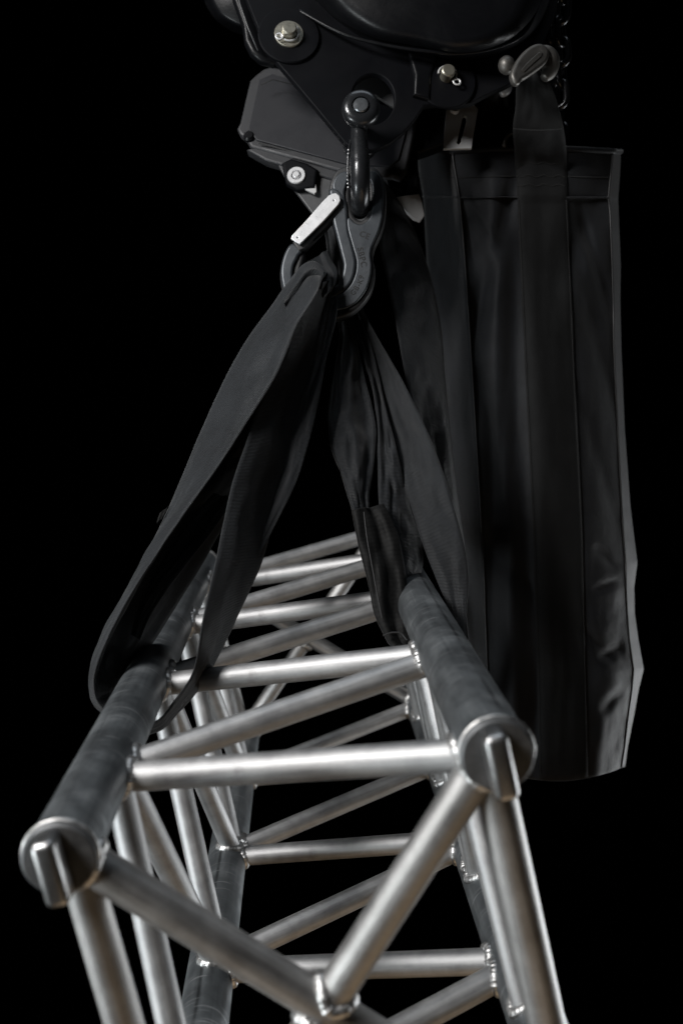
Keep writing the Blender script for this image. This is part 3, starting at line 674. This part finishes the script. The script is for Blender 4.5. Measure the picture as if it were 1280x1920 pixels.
L_L = [(662, 600), (676, 660), (700, 742), (707, 852), (710, 943), (722, 1034), (742, 1125), (766, 1205)]
L_R = [(680, 600), (700, 660), (724, 764), (746, 852), (767, 943), (792, 1025), (788, 1085), (772, 1160)]
ribbon("strand", RL(L_L, .006, dr), [(x, y, dr(y) + .004 + .05 * max(0, (y - 850) / 330)) for x, y in L_R], .008, M['sling'], rs, seed=11, wr=.0028, fold=.002)
M_L = [(606, 420), (611, 450), (615, 490), (621, 528), (624, 560)]
M_R = [(626, 400), (636, 440), (648, 490), (650, 530), (646, 560)]
ribbon("strand", [(x, y, .972) for x, y in M_L], [(x, y, .975) for x, y in M_R], .006, M['sling'], rs, seed=13, wr=.003, fold=.002)
N_L = [(636, 330), (626, 350), (618, 380), (612, 420)]
N_R = [(700, 330), (690, 370), (660, 400), (632, 430)]
ribbon("strand", [(x, y, .978) for x, y in N_L], [(x, y, .985) for x, y in N_R], .008, M['sling'], rs, seed=14, wr=.002)

# ------------------------------------------------------------------ chain bag
bagE = empty("chain_bag", at(1030, 1450, 1.10), "tall black canvas bag with a wide front strap, right of the slings", "chain bag")
LV = [(284, 784, 848, 1148, 1163), (300, 782, 849, 1147, 1163), (335, 787, 855, 1143, 1161), (371, 793, 861, 1140, 1158), (400, 795, 864, 1143, 1159), (500, 800, 872, 1147, 1163), (560, 803, 876, 1149, 1162), (650, 808, 882, 1150, 1164), (800, 818, 891, 1157, 1170), (950, 832, 900, 1165, 1181), (1015, 838, 904, 1169, 1189), (1055, 843, 906, 1172, 1194), (1100, 846, 908, 1173, 1188), (1150, 850, 909, 1175, 1189), (1200, 853, 911, 1179, 1196), (1255, 857, 913, 1187, 1206), (1290, 858, 914, 1184, 1197), (1340, 860, 915, 1177, 1188), (1400, 864, 917, 1170, 1176), (1438, 868, 920, 1164, 1171)]
def lv(y):
    for a, b in zip(LV, LV[1:]):
        if y <= b[0]:
            t = (y - a[0]) / (b[0] - a[0]); t = max(0, t)
            return [a[i] + (b[i] - a[i]) * t for i in range(1, 5)]
    return list(LV[-1][1:])
DF, DB = 1.055, 1.20
CREASES = [(962, 345, 884, 640, 17, .0075), (930, 420, 905, 900, 22, -.0045), (1082, 385, 1138, 560, 11, .0050), (1086, 500, 1150, 760, 14, .0055), (1092, 760, 1150, 960, 12, .0035),
           (868, 385, 884, 470, 7, .0035), (882, 380, 930, 450, 6, -.0025), (1120, 1030, 1150, 1062, 9, .0050), (1118, 1105, 1152, 1090, 8, .0045), (1128, 1235, 1160, 1215, 10, .0055), (1132, 1330, 1158, 1300, 9, .0050), (1095, 1180, 1165, 1260, 9, .0030), (900, 1000, 1000, 1120, 20, .0035), (1010, 880, 1080, 1240, 22, .0030)]
def bag_front(u, y, off=0.0):
    """u 0..1 from the left seam to the right seam"""
    ls_, s1, s2, rs_ = lv(y); px = s1 + (s2 - s1) * u
    v = (y - 284) / 1154
    d = DF + .012 * u - .018 * math.sin(math.pi * u) * (1 - .3 * v)
    # soft vertical folds, strongest left of the strap
    fx = u + .03 * math.sin(v * 5)
    d += .0075 * math.sin(fx * 19 + 2.2 * v) * math.exp(-((u - .22) / .16) ** 2) * min(1, v * 6)
    d += .012 * noise.noise(Vector((u * 3.0, v * 2.2, 4.0)))* min(1, v * 5)
    # crumples beside the right seam
    k = max(0, (u - .72) / .28)
    d += .022 * k * k * min(1, max(0, (v - .12) * 3))
    d += (.0065 * noise.noise(Vector((u * 7, v * 18, 1.0))) + .0014 * noise.noise(Vector((u * 20, v * 55, 2.0)))) * k * min(1, max(0, (v - .45) * 3))
    # diagonal pulls from the strap corners
    d += .004 * math.sin((u * 3.0 + v * 9.0) * 4) * math.exp(-((u - .8) / .18) ** 2) * math.exp(-((v - .15) / .14) ** 2)
    for x0, y0, x1, y1, wd, am in CREASES:
        ux, uy = x1 - x0, y1 - y0; ll = math.hypot(ux, uy); t = ((px - x0) * ux + (y - y0) * uy) / ll / ll
        ds = ((px - x0) * uy - (y - y0) * ux) / ll
        if -.25 < t < 1.25 and abs(ds) < wd * 3:
            d += am * math.exp(-(ds / wd) ** 2) * math.sin(math.pi * min(1, max(0, (t + .25) / 1.5))) ** .7
    d += .0019 * (.3 - abs(noise.noise(Vector((u * 11 + v * 2, v * 4.5, 11.0))))) * min(1, v * 4)
    if y < 371: d -= .0022
    return at(px, y + 26 * math.sin(math.pi * u) ** .7 * max(0, (y - 1300) / 138) ** 2 - 6 * math.sin(math.pi * u) * max(0, 1 - v * 12) , d + off)
def bag_left(t, y):
    ls_, s1, s2, rs_ = lv(y); v = (y - 284) / 1154
    d = DB + (DF - DB) * t
    p = s1 + (ls_ - s1) * (1 - t) ** 1.15
    d += .006 * noise.noise(Vector((t * 3, v * 9, 7.0))) * math.sin(math.pi * t)
    return at(p, y, d)
def bag_right(t, y):
    ls_, s1, s2, rs_ = lv(y); v = (y - 284) / 1154
    d = DF + .012 + .022 * min(1, max(0, (v - .12) * 3)) + (DB - DF - .03) * t
    return at(s2 + (rs_ - s2) * math.sin(t * math.pi / 2), y, d + .003 * noise.noise(Vector((t * 4, v * 40, 9.0))))
def bag_mesh():
    bm = bmesh.new(); uvl = bm.loops.layers.uv.new("UVMap")
    ny = 200; rows = []
    for j in range(ny + 1):
        y = 284 + (1438 - 284) * j / ny
        pts = [bag_left(i / 10, y) for i in range(10)] + [bag_front(i / 64, y) for i in range(65)] + [bag_right(i / 10, y) for i in range(1, 11)]
        a, b = pts[-1], pts[0]
        back = [a.lerp(b, i / 12) + CF * (.02 * math.sin(math.pi * i / 12)) for i in range(1, 12)]
        pts += back
        s = 0; row = []
        for k, p in enumerate(pts):
            if k: s += (p - pts[k - 1]).length
            row.append((bm.verts.new(p), (s, p.z)))
        rows.append(row)
    K = len(rows[0])
    for r0, r1 in zip(rows, rows[1:]):
        for k in range(K):
            k2 = (k + 1) % K; q = (r0[k], r1[k], r1[k2], r0[k2])
            f = bm.faces.new([x[0] for x in q])
            for lp, x in zip(f.loops, q): lp[uvl].uv = x[1]
    # sagging bottom
    last = [x[0] for x in rows[-1]]; c = Vector((0, 0, 0))
    for v in last: c += v.co
    c /= len(last); prev = last
    for s, dz in ((.93, .001), (.7, .002), (.35, .003)):
        ring = [bm.verts.new(c.lerp(v.co, s) + Vector((0, 0, -dz))) for v in last]
        for k in range(K): bm.faces.new((prev[k], ring[k], ring[(k + 1) % K], prev[(k + 1) % K]))
        prev = ring
    bm.faces.new(prev)
    return bm_mesh(bm, "bag")
bag = putw("bag_body", bag_mesh(), M['bag'], bagE)
# seams: piping on the two front corners, top rim
for nm, fn in (("seam_piping", lambda y: bag_front(0, y, -.001)), ("seam_piping", lambda y: bag_front(1, y, -.001))):
    putw(nm, tube_mesh([fn(284 + (1438 - 284) * i / 120) for i in range(121)], .0009, 8), M['piping'], bag)
rim = [bag_left(i / 10, 284) for i in range(10)] + [bag_front(i / 40, 284) for i in range(41)] + [bag_right(i / 10, 284) for i in range(1, 11)]
putw("rim", tube_mesh(rim, .0032, 10), M['bag'], bagE)
def stitches(fn, n, name, parent, ln=.55, r=.00045):
    bm = bmesh.new()
    for i in range(n):
        a = fn(i / n); b = fn((i + ln) / n)
        d = b - a
        if d.length < 1e-6: continue
        mx = Matrix.Translation((a + b) / 2) @ d.to_track_quat('Z', 'Y').to_matrix().to_4x4()
        bmesh.ops.create_cone(bm, cap_ends=True, segments=5, radius1=r, radius2=r, depth=d.length, matrix=mx)
    return putw(name, bm_mesh(bm, name), M['thread'], parent)
for yy in (333, 371):
    stitches(lambda t, yy=yy: bag_front(t, yy + .01, -.0008), 80, "stitching", bagE)
    stitches(lambda t, yy=yy: bag_left(t, yy), 22, "stitching", bagE)
# hem band edge
putw("hem", tube_mesh([bag_left(i / 10, 369) + CF * -.001 for i in range(10)] + [bag_front(i / 50, 370.5, -.0006) for i in range(51)], .0011, 8), M['bag'], bagE)
# wide webbing strap on the front, running up to the ring
SL = [(284, 965), (330, 967), (371, 969), (700, 984), (1000, 999), (1250, 1006), (1438, 1010)]
SR = [(284, 1061), (330, 1062), (371, 1063), (700, 1077), (1000, 1092), (1250, 1098), (1438, 1102)]
def ip(tab, y):
    for a, b in zip(tab, tab[1:]):
        if y <= b[0]: return a[1] + (b[1] - a[1]) * max(0, (y - a[0])) / (b[0] - a[0])
    return tab[-1][1]
def on_bag(px, y, off):
    ls_, s1, s2, rs_ = lv(y); return bag_front((px - s1) / (s2 - s1), y, off)
def strap_mesh():
    bm = bmesh.new(); uvl = bm.loops.layers.uv.new("UVMap"); rows = []
    for j in range(161):
        y = 284 + 1152 * j / 160; a, b = ip(SL, y), ip(SR, y)
        fr = [(on_bag(a + (b - a) * i / 14, y, -.0026 if 0 < i < 14 else -.0014), i) for i in range(15)]
        bk = [(on_bag(a + (b - a) * i / 14, y, .002), i) for i in range(14, -1, -1)]
        rows.append([(bm.verts.new(p), (p.z, i * .0035)) for p, i in fr + bk])
    K = 30
    for r0, r1 in zip(rows, rows[1:]):
        for k in range(K):
            q = (r0[k], r1[k], r1[(k + 1) % K], r0[(k + 1) % K]); f = bm.faces.new([x[0] for x in q])
            for lp, x in zip(f.loops, q): lp[uvl].uv = x[1]
    bm.faces.new([x[0] for x in rows[0]]); bm.faces.new([x[0] for x in rows[-1]][::-1])
    return bm_mesh(bm, "strap")
st = putw("front_strap", strap_mesh(), M['strap'], bagE)
for tab, o in ((SL, 4), (SR, -4)):
    stitches(lambda t, tab=tab, o=o: on_bag(ip(tab, 376 + 1055 * t) + o * .6, 376 + 1055 * t, -.0031), 260, "stitching", st)
for yy in (310, 333, 349):
    stitches(lambda t, yy=yy: on_bag(969 + 90 * t, yy + 2 * math.sin(t * 20), -.0032), 26, "stitching", st)
# upper loop of the strap to the ring
ribbon("strap_loop", [(982, 132, .975), (968, 160, .978), (966, 200, .99), (961, 240, 1.005), (964, 290, 1.034), (965, 318, 1.044)],
       [(1010, 128, .975), (1032, 160, .978), (1045, 195, .99), (1056, 240, 1.005), (1062, 290, 1.034), (1062, 318, 1.044)], .005, M['strap'], bagE, n=60, wr=.0022, seed=20, fold=.0015)
stitches(lambda t: at(962 + 92 * t, 241 + 3 * math.sin(t * 3), .9995), 24, "stitching", bagE)
ribbon("rear_strap_loop", [(925, 172, 1.08), (905, 196, 1.09), (893, 240, 1.11), (880, 300, 1.14)],
       [(950, 165, 1.08), (952, 196, 1.09), (962, 240, 1.11), (972, 300, 1.14)], .005, M['rear_strap'], bagE, n=40, wr=.003, seed=21, fold=.003)
# ------------------------------------------------------------------ ring that holds the bag strap
ring = empty("bag_shackle", at(1000, 120, .965), "worn steel shackle clamping the bag strap beside the chain", "shackle")
PR = Plane(1000, 115, .955, yaw=15)
plate("side_bar", PR, [(961, 144), (966, 128), (976, 112), (990, 98), (1004, 91), (1014, 92), (1020, 99), (1019, 111), (1010, 122), (984, 141), (972, 148), (966, 155)], .009, .0032, M['shacklesteel'], ring, smooth=True)
plate("slot_face", PR, [(973, 137), (986, 122), (1006, 104), (1011, 105), (1009, 111), (994, 124), (978, 139)], .0012, .0005, M['shacklesteel'], ring, z=.0046)
putw("bow_end", tube_mesh(catmull([at(*p) for p in [(1008, 94, .965), (1024, 100, .968), (1031, 114, .970), (1029, 134, .970), (1019, 147, .968)]], 30), [.004 + .0050 * math.sin(math.pi * i / 30) for i in range(31)], 14), M['shacklesteel'], ring)
putw("rear_end", tube_mesh(catmull([at(*p) for p in [(955, 160, 1.03), (948, 170, 1.03), (938, 178, 1.03)]], 10), [.002 + .003 * math.sin(math.pi * (i + 1) / 12) for i in range(11)], 10), M['latch'], ring)
# ------------------------------------------------------------------ load chain running into the bag
def link_mesh(L_, W_, r):
    pts = []
    for i in range(12): a = math.pi * i / 11; pts.append(Vector((W_ * math.cos(a), 0, L_ + W_ * math.sin(a))))
    for i in range(12): a = math.pi + math.pi * i / 11; pts.append(Vector((W_ * math.cos(a), 0, -L_ + W_ * math.sin(a))))
    return tube_mesh(pts, r, 10, True, "link")
lm_ = link_mesh(.0068, .0078, .0034)
for gi, (x0, x1, d0, ylist, lab) in enumerate(((1052, 1046, 1.02, range(0, 11), "dark steel chain strand hanging behind the bag strap, nearest the frame's right"), (1034, 1030, 1.06, range(0, 9), "dark steel chain strand half hidden behind the hoist housing"))):
    ch = empty("load_chain", at(x0, -60, d0), lab, "chain", "chain strands beside the bag")
    for i in ylist:
        py = -60 + i * 39.5; px = x0 + (x1 - x0) * i / 10 + 2 * math.sin(i * 1.7 + gi)
        rz = 55 if i % 2 else -35
        mw = Matrix.Translation(at(px, py, d0 + (i * .012 if i > 6 else 0))) @ Matrix.Rotation(R_(rz), 4, 'Z') @ Matrix.Rotation(R_(4 * math.sin(i)), 4, 'Y')
        put("link", lm_, M['chain'], ch, mw)
ribbon("inner_cord", [(950, 200, 1.05), (953, 225, 1.05), (949, 250, 1.05)], [(960, 200, 1.05), (962, 225, 1.05), (958, 250, 1.05)], .003, M['strap'], bagE, n=12, m=4)
putw("loop_ring", tube_mesh(catmull([at(*p) for p in [(944, 276, 1.03), (946, 262, 1.03), (954, 252, 1.03), (964, 250, 1.03)]], 16), .0022, 10), M['shacklesteel'], bagE)
S.cycles.use_denoising = True
